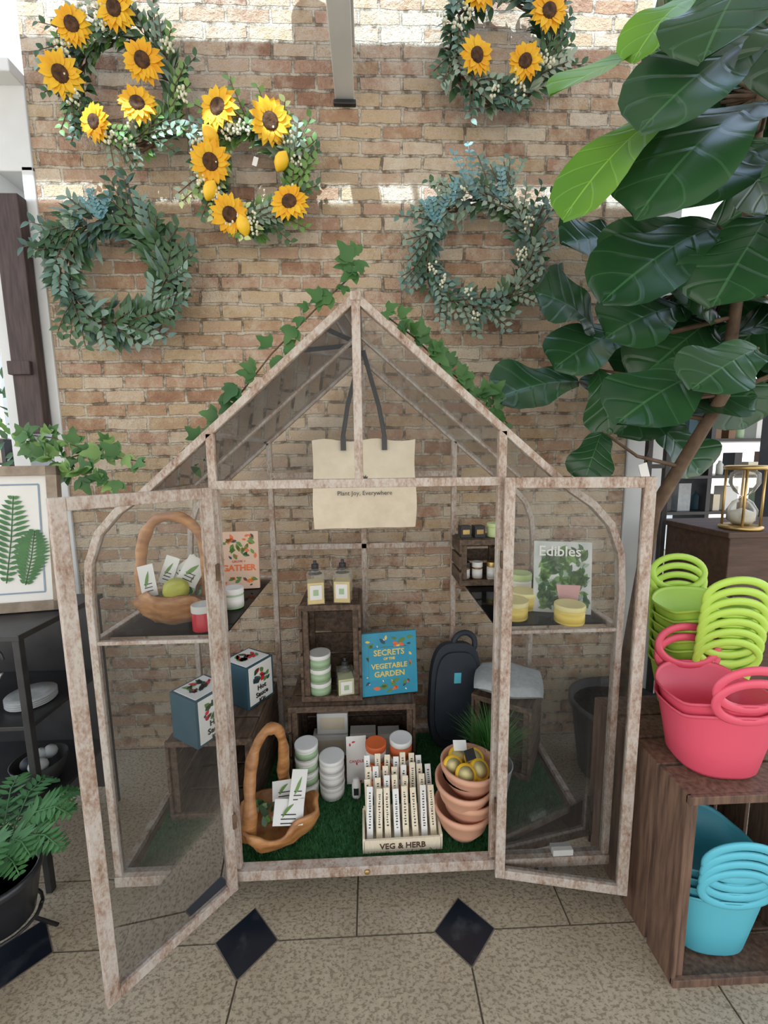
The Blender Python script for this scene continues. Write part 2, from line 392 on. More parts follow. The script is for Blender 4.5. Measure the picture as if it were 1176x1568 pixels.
GH=b.make('miniature_greenhouse',.002)
def pane(b,vs): b.add(vs,[tuple(range(len(vs)))],GLASS)
b=B(GLASS)
for s_ in (-1,1):
    o=outline(s_);y=YF
    pane(b,[(o[1][0],y,.15)]+[(p[0],y,p[1]) for p in o[1:]])
    pane(b,[(CX,y,1.44),(CX,y,1.94),(o[1][0],y,1.58),(o[1][0],y,1.44)])
    pane(b,[(CX,YF,1.955),(CX,YB,1.955),(o[2][0],YB,o[2][1]),(o[2][0],YF,o[2][1])])
    b.box((X(.625*s_),1.58,.953),(.38,.62,.006),GLASS)
b.make('glass_panes',0,GH)
def door(name,hx,ang,L,z0,z1):
    T=Matrix.Translation((hx,YF-.03,0))@Matrix.Rotation(ang,4,'Z')
    b=B(PAINT);w=.031
    b.box((w/2,0,(z0+z1)/2),(w,.022,z1-z0),PAINT,T=T); b.box((L-w/2,0,(z0+z1)/2),(w,.022,z1-z0),PAINT,T=T)
    b.box((L/2,0,z0+w/2),(L-2*w,.022,w),PAINT,T=T); b.box((L/2,0,z1-w/2),(L-2*w,.022,w),PAINT,T=T)
    for z in (z0+.25,z1-.25): b.box((.0,0.004,z),(.012,.026,.05),TWIG,T=T)
    b.add([(w,0,z0+w),(L-w,0,z0+w),(L-w,0,z1-w),(w,0,z1-w)],[(0,1,2,3)],GLASS,False,T)
    return b.make(name,.002,GH)
door('door_leaf_left',X(-.43),math.radians(180+50),.375,.105,1.425)
door('door_leaf_right',X(.43),math.radians(-11),.41,.105,1.442)
# turf
b=B(GRASSM); b.box((CX,ym,.112),(1.58,dy-.04,.012),GRASSM)
for i in range(42000):
    x=CX+U(-.785,.785);y=U(YF+.025,YB-.025);h=U(.010,.020);a=U(0,6.28);w=.0022
    dx,dyy=math.cos(a)*w,math.sin(a)*w;lx,ly=U(-.009,.009),U(-.009,.009)
    o=len(b.v)
    b.v+= [V((x-dx,y-dyy,.117)),V((x+dx,y+dyy,.117)),V((x+lx,y+ly,.117+h))]; b.uv+=[(0,0)]*3
    b.f.append([o,o+1,o+2]); b.m.append(0); b.sm.append(False)
b.make('artificial_grass_mat',0,None)
ZG=.122
# ---------------------------------------------------------------- crates
def crate(name,loc,size,rz=0,openf='front',mat=DWOOD,n=3,vert=False):
    sx,sy,sz=size;t=.012;b=B(mat);gp=.012
    def slats(face):
        for i in range(n):
            if face in('x-','x+'):
                x=(-1 if face=='x-' else 1)*(sx/2-t/2)
                if vert: w=sy/n; b.box((x,-sy/2+w*(i+.5),sz/2),(t,w-gp,sz),mat)
                else: w=sz/n; b.box((x,0,w*(i+.5)),(t,sy,w-gp),mat)
            elif face in('z-','z+'):
                z=t/2 if face=='z-' else sz-t/2; w=sy/n
                b.box((0,-sy/2+w*(i+.5),z),(sx-2*t,w-gp,t),mat)
            else:
                y=(1 if face=='y+' else -1)*(sy/2-t/2); w=sz/n
                b.box((0,y,w*(i+.5)),(sx-2*t,t,w-gp),mat)
    faces=['x-','x+','z-','z+','y+','y-']; faces.remove({'front':'y-','top':'z+'}[openf])
    for f in faces: slats(f)
    for x in (-1,1):
        for y in (-1,1): b.box((x*(sx/2-t-.012),y*(sy/2-t-.012),sz/2),(.024,.024,sz-2*t),mat)
    if openf=='front':
        for z in (.012,sz-.012): b.box((0,-sy/2+.006,z),(sx,.014,.024),mat)
    return b.make(name,.002,None,TR(loc,rz))
crate('wooden_crate',(-.09,1.76,ZG),(.54,.29,.345))
crate('wooden_crate',(-.175,1.77,ZG+.347),(.26,.24,.43),0,'front',DWOOD,4)
crate('wooden_crate',(-.625,1.66,ZG),(.33,.42,.33),0)
crate('wooden_crate',(.62,1.745,ZG),(.26,.26,.33),math.radians(-32))
ZC=ZG+.346
# ---------------------------------------------------------------- small goods
def tin(name,loc,r,h,body,lid=None,label=None,n=1):
    b=B(body)
    for i in range(n):
        z=i*(h+.001);L=lid or body
        b.lathe([(r*.97,z),(r,z+.003),(r,z+h*.72),(r*.98,z+h*.73)],(0,0,0),body,28)
        b.lathe([(r*1.03,z+h*.72),(r*1.04,z+h*.74),(r*1.04,z+h*.97),(r*1.0,z+h),(r*.9,z+h*.985)],(0,0,0),L,28)
        if label: b.lathe([(r*1.01,z+h*.12),(r*1.012,z+h*.12),(r*1.012,z+h*.62),(r*1.01,z+h*.62)],(0,0,0),label,28)
    return b.make(name,0,None,TR(loc,U(-1,1)))
def bottle(loc,w=.062,h=.115,liq=LEMON,rz=.2):
    b=B(BGLASS);x=w/2
    b.box((0,0,h*.38),(w*.92,w*.92,h*.72),liq); b.box((0,0,h/2),(w,w,h),BGLASS)
    b.box((0,-w/2-.0015,h*.42),(w*.7,.002,h*.5),PAPER); b.box((0,-w/2-.003,h*.42),(w*.3,.001,h*.2),SAGE)
    b.lathe([(w*.42,h),(w*.22,h+.012),(w*.2,h+.03)],(0,0,0),BGLASS,16)
    b.lathe([(.013,h+.012),(.015,h+.014),(.015,h+.04),(.007,h+.042),(.007,h+.055),(.002,h+.056)],(0,0,0),BLACKP,16)
    return b.make('room_spray_bottle',.003,None,TR(loc,rz))
SPR=M('pale_yellow_liquid',(.80,.66,.30),(.76,.60,.24),5,.2)
SPG=M('pale_green_liquid',(.66,.70,.40),(.62,.64,.35),5,.2)
ZT=ZC+.433
bottle((-.235,1.69,ZT),.072,.125,liq=SPR,rz=.15); bottle((-.12,1.70,ZT),.072,.125,liq=SPR,rz=-.1)
bottle((-.120,1.69,ZC+.015),.072,.11,liq=SPG,rz=.2)
tin('candle_tin',(-.23,1.70,ZC+.015),.046,.062,SAGE,PAPER,SAGE,3)
tin('candle_tin',(-.175,1.555,ZG),.05,.056,PAPER,PAPER,PAPER,3)
tin('candle_tin',(-.278,1.56,ZG),.046,.056,PAPER,PAPER,SAGE,4)
tin('candle_tin',(.008,1.56,ZG),.042,.072,ORANGE,ORANGE,PAPER,3)
tin('candle_tin',(.112,1.56,ZG),.045,.078,ORANGE,PAPER,ORANGE,3)
for i,(x,y,z,s) in enumerate(((-.20,1.78,0,.16),(-.05,1.79,0,.12),(.07,1.78,0,.10),(-.19,1.79,.105,.14))):
    b=B(PAPER); b.box((0,0,.05),(s,.06,.10),PAPER); b.box((0,-.0305,.05),(s*.8,.001,.06),CREAM if i!=1 else RED); b.make('boxed_soap',.003,None,TR((x,y,ZG+.014+z),0))
def card(name,loc,w,h,rz,rx,mat,t=.004,marks=None,seed=1):
    b=B(mat); b.box((0,0,h/2),(w,t,h),mat)
    rr=random.Random(seed)
    if marks:
        for mk,cnt,s0 in marks:
            for i in range(cnt):
                x=rr.uniform(-w*.42,w*.42);z=rr.uniform(h*.08,h*.92);s=s0*rr.uniform(.6,1.2)
                p=V((x,-t/2-.0008,z));a=rr.uniform(0,6.28);q=p+V((math.cos(a),0,math.sin(a)))*s
                if abs(q.x)<w*.48 and .02*h<q.z<h*.98: b.leaf(p,q,(0,-1,0),s*.5,mk,'lance',4,1,0,0)
    return b.make(name,.001,None,TR(loc,rz,rx))
c=card('seed_card',(-.075,1.597,ZG),.085,.21,.05,-.08,PAPER,.004,[(RED,5,.015)]); text('CANDLE',(0,-.004,.10),FR,.016,RED,c)
b=B(PAPER); b.lathe([(.016,0),(.018,.004),(.018,.06),(.014,.065),(.012,.08)],(0,0,0),PAPER,16); b.box((0,-.018,.035),(.02,.002,.03),BLACK); b.make('hand_cream_tube',0,None,TR((-.075,1.53,ZG),0))
SECR=card('garden_book',(.075,1.695,ZC+.002),.25,.275,math.radians(8),-.12,BLUEBK,.018,[(ORANGE,14,.03),(G2,26,.035),(YEL,12,.02),(PAPER,10,.012),(TEALB,16,.03)],3)
for i,(t_,z_,s_) in enumerate((('SECRETS',.187,.036),('OF THE',.16,.015),('VEGETABLE',.128,.031),('GARDEN',.093,.034))):
    text(t_,(0,-.0115,z_),FR,s_,YEL,SECR,'lettering',.0007)
b=B(BLUEBK); b.box((0,0,.0),(.18,.001,.14),BLUEBK); o=b.make('title_panel',0,SECR); o.location=(0,-.0105,.14)
BLUSH=M('blush_cover',(.70,.50,.37),(.66,.46,.34))
GA=card('recipe_book',(-.56,1.72,.958),.165,.245,math.radians(6),-.1,BLUSH,.02,[(ORANGE,26,.03),(G2,34,.03),(TEALB,20,.022),(YEL,8,.02)],5)
b=B(BLUSH); b.box((0,0,0),(.15,.001,.075),BLUSH); o=b.make('title_panel',0,GA); o.location=(0,-.0108,.09)
text('GATHER',(0,-.012,.09),FR,.036,ORANGE,GA,'lettering',.001); text('GROW +',(0,-.012,.118),FR,.014,RED,GA)
tin('candle_jar',(-.515,1.50,.958),.036,.075,SAGE,PAPER,PAPER)
tin('candle_jar',(-.548,1.30,.958),.034,.085,RED,PAPER)
for p in ((.485,1.33),(.555,1.42),(.655,1.28)): tin('candle_tin',(p[0],p[1],.958),.047,.062,YEL,PYEL,YEL)
GB=card('gardening_magazine',(.665,1.355,.958),.19,.25,math.radians(-14),-.12,M('photo_cover',(.62,.60,.60),(.42,.46,.42),9),.006,[(G2,60,.05),(G1,50,.04),(FERNM,40,.04),(G4,20,.04)],9)
PK=M('dusty_pink_pot',(.62,.34,.33)); b=B(PK); b.add([(-.03,0,-.03),(.03,0,-.03),(.04,0,.03),(-.04,0,.03)],[(0,1,2,3)],PK); o=b.make('pot_print',0,GB); o.location=(.02,-.006,.07)
text('Edibles',(-.01,-.006,.215),FR,.05,PAPER,GB,'lettering',.0006)
crate('wooden_crate',(.475,1.76,.958),(.20,.16,.20),0,'front',DWOOD,3)
for i,(x,m1,m2) in enumerate(((.41,AMBER,BLACKP),(.465,AMBER,PAPER),(.53,CREAM,GOLD))): tin('apothecary_jar',(x,1.73,.972),.022,.08,m1,m2,PAPER)
for x in (.41,.47): 
    b=B(BLACKP); b.box((0,0,.025),(.045,.045,.05),BLACKP); b.box((0,-.0235,.025),(.03,.001,.02),GOLD); b.make('soap_box',.002,None,TR((x,1.74,1.16),.1))
tin('candle_jar',(.59,1.56,.958),.045,.09,PAPER,LGRN,CREAM); tin('candle_jar',(.545,1.74,1.16),.036,.06,LGRN,LGRN)
def giftbox(loc,rz,s=(.15,.15,.185)):
    b=B(TEALB); b.box((0,0,s[2]/2),s,TEALB)
    b.box((0,-s[1]/2-.0015,s[2]*.52),(s[0]*.86,.003,s[2]*.92),PAPER); b.box((0,0,s[2]+.001),(s[0]*.86,s[1]*.86,.003),PAPER)
    rr=random.Random(int(loc[0]*100))
    for i in range(22):
        x=rr.uniform(-.045,.045);z=rr.uniform(.09,.15);a=rr.uniform(.5,2.6);l=rr.uniform(.02,.045)
        b.leaf((x,-s[1]/2-.0045,z),(x+math.cos(a)*l,-s[1]/2-.0045,z+math.sin(a)*l*.6),(0,-1,0),l*.5,rr.choice([G1,G2,RED,TEALB,G2]),'lance',4,1,0,0)
        b.leaf((x,z-.12,s[2]+.004),(x+math.cos(a)*l,z-.12+math.sin(a)*l,s[2]+.004),(0,0,1),l*.5,rr.choice([G1,G2,TEALB,RED]),'lance',4,1,0,0)
    o=b.make('grow_kit_gift_box',.002,None,TR(loc,rz)); text('Hot\nSauce\nKit',(.0,-s[1]/2-.006,.045),FR,.03,BLACK,o,'lettering',.0006)
ZB=ZG+.332
giftbox((-.665,1.50,ZB),math.radians(58)); giftbox((-.55,1.73,ZB),math.radians(58))
# plant marker box
b=B(KRAFT)
W=.275
for y,h in ((-.06,.05),(.06,.07)): b.box((0,y,h/2),(W,.008,h),KRAFT)
for x in (-W/2,W/2): b.box((x,0,.03),(.008,.128,.06),KRAFT)
b.box((0,0,.004),(W,.12,.008),KRAFT)
for r in range(4):
    for i in range(8):
        if R()<.06: continue
        x=-.115+i*.033+U(-.002,.002);y=-.042+r*.028;T_=TR((x,y,.01),U(-.06,.06),-.42,U(-.02,.02));hh=.175+r*.018+U(-.006,.008)
        b.box((0,0,hh/2),(.022,.004,hh),KRAFT if (i+r)%3 else PAPER,T=T_)
        z=hh-.02
        rr=random.Random(r*10+i)
        while z>.05:
            l=rr.uniform(.004,.008); b.box((rr.uniform(-.001,.001),-.0026,z),(rr.uniform(.004,.009),.0008,l*.6),BLACK,T=T_); z-=l+.002
mk=b.make('plant_marker_box',.001,None,TR((.095,1.345,ZG),.02)); text('VEG & HERB',(0,-.0655,.025),FR,.03,BROWN,mk,'lettering',.0005)
# terracotta bowls
b=B(TERRA);z=0
for i in range(4):
    cx_,cy_=(.012*((i%2)*2-1),0)
    T_=TR((cx_,cy_,z),0,U(-.06,.06),U(-.05,.05))
    b.lathe([(.045,0),(.055,.004),(.085,.045),(.098,.09),(.104,.092),(.106,.112),(.098,.113),(.093,.09),(.05,.02),(0,.018)],(0,0,0),TERRA,36,T_)
    z+=.054
z-=.004
b.lathe([(0,0),(.085,.0)],(0,0,z+.02),SOIL,24)
for i in range(5):
    a=i*1.256+.4; c0=V((math.cos(a)*.048,math.sin(a)*.048,z+.052)); T_=Euler((U(.5,.9),U(-.4,.4),0)).to_matrix().to_4x4()
    b.lathe([(0,-.012),(.036,-.012),(.038,0),(.036,.012)],c0,LEMON,20,T_); b.lathe([(.0,.0135),(.028,.013)],c0,PYEL,20,T_)
b.box((.01,-.01,z+.10),(.045,.004,.035),BLACKP,(-.6,.1,.2)); b.box((.0,.045,z+.10),(.05,.004,.035),PAPER,(-.7,.1,-.2))
b.make('terracotta_bowl_stack',0,None,TR((.335,1.355,ZG),.3))
# gnarled root baskets
def basket(name,loc,sc,rz,handle,tags,pear=False,seed=2,hr=1):
    b=B(TEAK)
    prof=[(.03,0),(.08,.004),(.11,.035),(.125,.075),(.128,.10),(.118,.102),(.108,.075),(.085,.035),(.0,.02)]
    seg=48;vs=[];fs=[]
    for i,(r,z) in enumerate(prof):
        for k in range(seg):
            th=2*math.pi*k/seg;kk=1+.08*math.sin(3*th+seed)+.05*math.sin(7*th+z*30+seed)+.02*math.sin(13*th+z*60)
            vs.append((math.cos(th)*r*kk*1.05,math.sin(th)*r*kk*.85,z*(1+.2*math.sin(2*th+seed)+.10*math.sin(5*th))))
    for i in range(len(prof)-1):
        for k in range(seg): l=(k+1)%seg; fs.append((i*seg+k,i*seg+l,(i+1)*seg+l,(i+1)*seg+k))
    fs.append(tuple(range(seg))[::-1]); b.add(vs,fs,TEAK,True)
    hp=[V(p) for p in handle];pp=[];rad=[]
    for i in range(len(hp)-1):
        p0,p1,p2,p3=hp[max(i-1,0)],hp[i],hp[i+1],hp[min(i+2,len(hp)-1)]
        for k in range(5):
            t=k/5; pp.append(.5*((2*p1)+(-p0+p2)*t+(2*p0-5*p1+4*p2-p3)*t*t+(-p0+3*p1-3*p2+p3)*t**3)); g_=(i+t)/(len(hp)-1); rad.append(hr*(.018+.010*abs(2*g_-1)**2+.0025*math.sin(g_*25)+.0015*math.sin(g_*61)))
    pp.append(hp[-1]);rad.append(hr*.028)
    b.tube(pp,rad,TEAK,12,flat=.8)
    for (x,y,z,rx,ry,rz_,w,h) in tags:
        b.box((x,y,z),(w,.002,h),PAPER,(rx,ry,rz_)); m_=Matrix.Translation((x,y,z))@Euler((rx,ry,rz_)).to_matrix().to_4x4()
        b.leaf(m_@V((-w*.2,-.002,-h*.2)),m_@V((w*.15,-.002,h*.3)),(0,-1,0),w*.22,G2,'lance',4,1,0,0)
        for q in range(3): b.box((0,-.0015,-h*.1-q*.012),(w*.5,.0008,.003),BLACK,T=m_)
    if pear:
        b.lathe([(0,0),(.025,.004),(.036,.03),(.033,.05),(.02,.07),(.014,.082),(0,.088)],(.0,-.045,.105),PEAR,20,Euler((.5,1.0,0)).to_matrix().to_4x4()@Matrix.Scale(1.15,4))
        b.tube([(.082,-.065,.155),(.095,-.07,.17)],.002,TWIG,5)
    for i in range(30):
        a=U(0,6.28);p=V((math.cos(a)*U(.02,.09),math.sin(a)*U(.02,.07),.085)); b.leaf(p,p+V((U(-.04,.04),U(-.03,.03),U(.01,.04))),(0,-1,1),.02,random.choice([G1,G2,SAGE]),'lance',3)
    return b.make(name,0,None,TR(loc,rz)@Matrix.Scale(sc,4))
basket('carved_root_basket',(-.355,1.375,ZG),1.05,.1,[(-.10,-.05,.05),(-.085,-.06,.14),(-.088,-.02,.23),(-.075,.01,.315),(-.035,.03,.375),(.005,.05,.36),(.018,.06,.28),(.012,.07,.18),(.02,.08,.08)],
  [(.04,-.05,.125,-.9,.2,.1,.10,.075),(.07,.0,.17,-.5,.4,.4,.06,.11),(.02,.02,.15,-.6,-.2,-.2,.09,.06)])
basket('carved_wood_basket',(-.675,1.40,.958),.98,0,[(-.11,0,.08),(-.115,0,.18),(-.10,0,.28),(-.05,0,.355),(.04,0,.36),(.10,0,.29),(.115,0,.18),(.11,0,.08)],
  [(-.075,-.04,.15,-.3,-.2,.2,.05,.11),(.06,-.0,.17,-.3,.5,.1,.07,.10),(.03,.03,.17,-.3,.9,-.1,.06,.10),(-.03,.02,.17,-.2,.3,-.1,.05,.10)],True,5,.95)
# tote bag
b=B(CANVAS)
n=16;w_,h_=.43,.37;vs=[];fs=[]
for j in range(n+1):
    for i in range(n+1):
        x=-w_/2+w_*i/n;z=-h_*j/n
        vs.append((x*(1-.02*math.sin(j*.4)),-.012-.006*math.sin(i*.9+j*.5)-.01*math.sin(math.pi*j/n),z+.006*math.sin(i*.8)*(1-j/n)))
for j in range(n):
    for i in range(n): a=j*(n+1)+i; fs.append((a,a+n+1,a+n+2,a+1))
b.add(vs,fs,CANVAS,True); b.add([(p[0],-p[1]+.004,p[2]) for p in vs],[f[::-1] for f in fs],CANVAS,True)
for x in (-.085,.085):
    b.tube([(x,-.014,-.04),(x,-.015,.02),(x*.75,-.01,.14),(x*.3,0,.28),(x*.05,0,.36)],[.009]*5,BLACKP,8,flat=.2,nrm=(0,1,0)); b.box((x,-.02,-.015),(.022,.008,.055),BLACKP)
TB=b.make('canvas_tote_bag',0,None,TR((-.02,1.74,1.58),.02)); text('Plant Joy, Everywhere',(0,-.034,-.22),FR,.026,BLACK,TB)
b=B(BLACK)
for a in (-.8,-.3,.3,.8): b.leaf((0,0,0),(math.sin(a)*.02,0,math.cos(a)*.022),(0,-1,0),.008,BLACK,'lance',3,1,0,0)
o=b.make('leaf_print',0,TB); o.location=(0,-.033,-.165)
# cushion
b=B(GREYC);n=14;vs=[];fs=[]
for sgn in (1,-1):
    for j in range(n+1):
        for i in range(n+1):
            u,v=i/n*2-1,j/n*2-1;e=(1-u**6)*(1-v**6)
            vs.append((u*.15*(1-.05*v*v),v*.13*(1-.05*u*u),sgn*.026*max(0,e)**.5+.012*math.sin(u*4+v*2)*(.6)))
for q in range(2):
    for j in range(n):
        for i in range(n):
            a=q*(n+1)**2+j*(n+1)+i; f=(a,a+1,a+n+2,a+n+1); fs.append(f if q==0 else f[::-1])
b.add(vs,fs,GREYC,True); b.make('folded_grey_cushion',0,None,TR((.62,1.74,ZG+.372),math.radians(-20)))
# kneeler
b=B(NAVY)
def sup(rx,rz,n=40,e=.6):
    o=[]
    for k in range(n):
        t=2*math.pi*k/n;c,s=math.cos(t),math.sin(t); o.append((math.copysign(abs(c)**e,c)*rx,math.copysign(abs(s)**e,s)*rz))
    return o
lo=sup(.125,.25)
for y0,y1,sc in ((-.02,.02,1),(-.035,-.02,.84)):
    vs=[(x*sc,y0,z*sc+.25) for x,z in lo]+[(x*sc,y1,z*sc+.25) for x,z in lo];n=len(lo)
    b.add(vs,[tuple(range(n)),tuple(range(2*n-1,n-1,-1))]+[(k,n+k,n+(k+1)%n,(k+1)%n) for k in range(n)],NAVY)
b.tube([(math.cos(t)*.055+.04,-.0,math.sin(t)*.055+.49) for t in [k*.26 for k in range(24)]],.014,NAVY,8,True)
b.box((-.0,-.038,.34),(.035,.002,.05),BLUE)
b.make('garden_kneeler',.006,None,TR((.375,1.81,ZG+.004),.15,-.10,.08))
# grass plant in pot
GR2=leafmat('grass_blade',(.05,.20,.04),(.10,.30,.06),.5,.3)
b=B(POTW); b.lathe([(.055,0),(.06,.004),(.082,.15),(.085,.155),(.08,.157),(.076,.145),(.0,.135)],(0,0,0),POTW,32); b.lathe([(0,.138),(.078,.138)],(0,0,0),SOIL,20)
for i in range(460):
    a=U(0,6.28);r=U(0,.05);l=U(.16,.30);o_=U(.03,.14)
    p=[V((math.cos(a)*(r+o_*t*t),math.sin(a)*(r+o_*t*t),.13+l*t*(1-.25*t))) for t in (0,.4,.75,1)]
    sd=V((-math.sin(a),math.cos(a),0))*.0028
    vs=[];
    for k,q in enumerate(p): vs+=[q-sd*(1-k/3.2),q+sd*(1-k/3.2)]
    b.add(vs,[(0,1,3,2),(2,3,5,4),(4,5,7,6)],GR2,True)
b.make('potted_grass_plant',0,None,TR((.475,1.50,ZG)))
# ---------------------------------------------------------------- wreaths
def sunflower(b,c,r,face=(0,-1,0)):
    f=V(face).normalized();c=V(c);u=f.orthogonal().normalized();w=f.cross(u)
    for ly,(n,rr,lift) in enumerate(((17,1.0,.0),(15,.88,.22))):
        for i in range(n):
            a=2*math.pi*(i+.5*ly)/n+U(-.1,.1);d=u*math.cos(a)+w*math.sin(a);k=rr*r*U(.88,1.05)
            b.leaf(c+d*r*.26+f*.01,c+d*k+f*(lift*r*.6+.005+U(-.01,.008)),f,r*.36,PETAL,'lance',4,1,.05,.25)
    T_=f.to_track_quat('Z','Y').to_matrix().to_4x4()
    b.lathe([(r*.40,0),(r*.40,.008),(r*.33,.02),(r*.15,.017),(0,.013)],c,SEED,18,T_)
def wreath(name,c,Rr,th,n,lsize,lw,mats,shape='lance',flowers=(),fr=.085,lemons=(),blooms=0,up=None,seed=1,fluff=1.0,fs=1.0,sprigs=None):
    random.seed(seed);b=B(TWIG);c=V(c)
    for q in range(4):
        b.tube([c+V((math.cos(t)*(Rr+.014*math.sin(5*t+q*2)),.012*math.cos(5*t+q*2)+.01,math.sin(t)*(Rr+.014*math.sin(5*t+q*2)))) for t in [k*2*math.pi/40 for k in range(40)]],.006,TWIG,5,True)
    for i in range(n):
        a=2*math.pi*i/n+U(-.05,.05);rad=V((math.cos(a),0,math.sin(a)));tan=V((-math.sin(a),0,math.cos(a)))
        ph=U(0,6.28);k=th*math.sqrt(R())*(.8+.35*math.sin(a*3+seed))
        p=c+rad*(Rr+k*math.cos(ph))+V((0,-abs(k*math.sin(ph))*.9,0))
        d=(tan*U(.3,1.1)+rad*(math.cos(ph)*1.1+U(-.4,.4))*fluff+V((0,U(-.7,.1),0))).normalized()
        nn=V((U(-.6,.6),-1,U(-.2,.9)));L=lsize*U(.65,1.25)
        mm=mats[int((a*1.1+U(0,1.2))%len(mats))] if R()<.6 else random.choice(mats)
        sh=shape if shape!='mix' else ('round' if R()<.4 else 'lance')
        b.leaf(p,p+d*L*(.7 if sh=='round' else 1),nn,lw*U(.7,1.2)*(1.35 if sh=='round' else 1),mm,sh,4,1,.06,.2)
    for i in range(sprigs or n//9):
        a=U(0,6.28);rad=V((math.cos(a),0,math.sin(a)));tan=V((-math.sin(a),0,math.cos(a)))
        p=c+rad*Rr+V((0,-.04,0)); e=p+(rad*U(-.5,1.3)+tan*U(.4,1)).normalized()*U(.09,.16)*(.7+fluff*.3)+V((0,-.03,0))
        mm=random.choice(mats); b.tube([p,p.lerp(e,.5)+V((0,-.01,0)),e],.002,TWIG,4)
        for k in range(8):
            q=p.lerp(e,(k+1)/8);d=(e-p).normalized();s_=V((0,-1,0)).cross(d)*(1 if k%2 else -1)
            b.leaf(q,q+(s_*.8+d*.7).normalized()*lsize*.6,(U(-.3,.3),-1,.3),lw*.8,mm,'lance',4,1,.05,.2)
    for i in range(blooms):
        a=U(0,6.28);p=c+V((math.cos(a)*(Rr+U(-.05,.06)),-.075,math.sin(a)*(Rr+U(-.05,.06))))
        for k in range(9): b.ball(p+V((U(-.022,.022),U(-.015,.01),U(-.022,.022))),.006,FLW,6)
    for (x,z) in flowers: sunflower(b,c+V((x*fs,-.08,z*fs)),fr*U(.93,1.08),(U(-.3,.3),-1,U(-.35,.15)))
    for (x,z) in lemons: b.lathe([(0,-.042),(.01,-.036),(.024,-.02),(.029,0),(.024,.02),(.01,.034),(0,.042)],c+V((x*fs,-.08,z*fs)),LEMON,16,Euler((.3,U(-.8,.8),0)).to_matrix().to_4x4())
    if up:
        for (x,z,l) in up:
            p=c+V((x,-.06,z))
            for s_ in (-.55,-.2,.15,.5):
                e=p+V((s_*l,U(-.03,.02),l*U(.55,1.1)))
                b.tube([p,e],.0015,G5,4); m_=random.choice([G5,G5,G5,G4])
                for k in range(8):
                    q=p.lerp(e,(k+.5)/8)
                    for sg in (-1,1): b.leaf(q,q+V((sg*.020,U(-.012,.005),U(.002,.014))),(U(-.6,.6),-1,.2),.015,m_,'round',4,1,0,.2)
    if flowers and lemons:
        b.box(c+V((.02,-.06,.03)),(.02,.002,.035),PAPER,(0,.3,0)); b.tube([c+V((.02,-.06,.045)),c+V((0,-.05,.15))],.0008,TWIG,4)
    return b.make(name)
YW=1.97
wreath('sunflower_wreath',(-.985,YW,3.045),.205,.05,430,.055,.027,[G1,G4,G2,G1],flowers=[(-.158,.169),(.02,.232),(-.226,-.01),(.116,.045),(-.10,-.19),(.08,-.12)],fr=.078,blooms=18,seed=11,fs=.95)
wreath('sunflower_wreath',(-.475,YW,2.715),.185,.05,430,.056,.029,[G2,G4,G2,LGRN,G1],flowers=[(-.116,.22),(.10,.172),(-.165,.011),(.169,-.15),(-.095,-.20)],fr=.088,lemons=[(-.16,.12),(-.04,-.24),(-.175,-.10),(.14,.02)],blooms=30,seed=12,fs=.95,sprigs=50)
wreath('greenery_wreath',(-1.09,YW,2.325),.22,.062,430,.080,.029,[G1,G1,G6,G1,G3,G1],'mix',up=[(-.02,.19,.11),(-.15,.15,.08)],seed=13,fluff=1.2,sprigs=48)
wreath('eucalyptus_wreath',(.505,YW,2.405),.228,.06,400,.056,.026,[G3,G1,G4,G3,G6],'mix',up=[(-.02,.2,.21),(-.14,.17,.15),(.1,.19,.15),(-.20,.1,.10)],seed=14,fluff=1.35,sprigs=72,blooms=8)
wreath('sunflower_wreath',(.59,YW,3.235),.205,.05,370,.062,.028,[G1,G3,G4,G1],flowers=[(-.13,-.11),(.18,.06),(.085,-.13),(-.12,.14)],fr=.078,blooms=18,seed=15,fs=.95)
random.seed(21)
b=B(G3,G4)
for i in range(11):
    a=U(-.14,.12);x0=-.26+U(-.06,.06);y0=1.72;l=U(.20,.38)
    b.frond([(x0,y0,3.60),(x0+a*.5,y0-.02,3.60-l*.5),(x0+a,y0-.03,3.60-l)],.05,random.choice([G3,G1,G4]),10,.014)
b.lathe([(.05,0),(.09,.02),(.10,.12),(.09,.12),(.08,.03)],(-.26,1.72,3.6),TERRA,20)
for k in (-1,1): b.tube([(-.26+.09*k,1.72,3.72),(-.26,1.72,4.0)],.002,BLACK,4)
b.make('hanging_fern')
# ---------------------------------------------------------------- ivy
def ivy(name,paths,n,sz=.055,mats=(IVY,)):
    b=B(TWIG)
    for pts in paths:
        pts=[V(p) for p in pts]; b.tube(pts,.0025,TWIG,5)
        for i in range(n):
            t=(i+R())/n*(len(pts)-1);k=min(int(t),len(pts)-2);p=pts[k].lerp(pts[k+1],t-k)+V((U(-.012,.012),U(-.03,0),U(-.01,.02)))
            d=V((U(-1,1),U(-.4,.1),U(-.9,.8))).normalized();s=sz*U(.5,1.15);nn=V((U(-.3,.3),-1,U(0,.6)))
            m=random.choice(mats); b.leaf(p,p+d*s,nn,s*.75,m,'ivy',5,1,.05,.15)
            sd=d.cross(nn.normalized()).normalized()
            for q in (-1,1): b.leaf(p+d*s*.12,p+d*s*.5+sd*q*s*.55,nn,s*.4,m,'lance',4,1,.04,.1)
    return b.make(name)
def roof(a,dz=.03,y=1.26): 
    return (X(a),y,1.955-.86*abs(a)+dz)
ivy('ivy_garland',[[roof(-.62,.05,1.5),roof(-.5,.06,1.4),roof(-.38,.05,1.3),roof(-.25,.07),roof(-.12,.08),roof(-.0,.08),(X(.02),1.3,2.07)],
 [roof(.08,.06,1.33),roof(.18,.08,1.35),roof(.30,.09,1.4),roof(.42,.12,1.45),roof(.52,.11,1.45)]],30,.068)
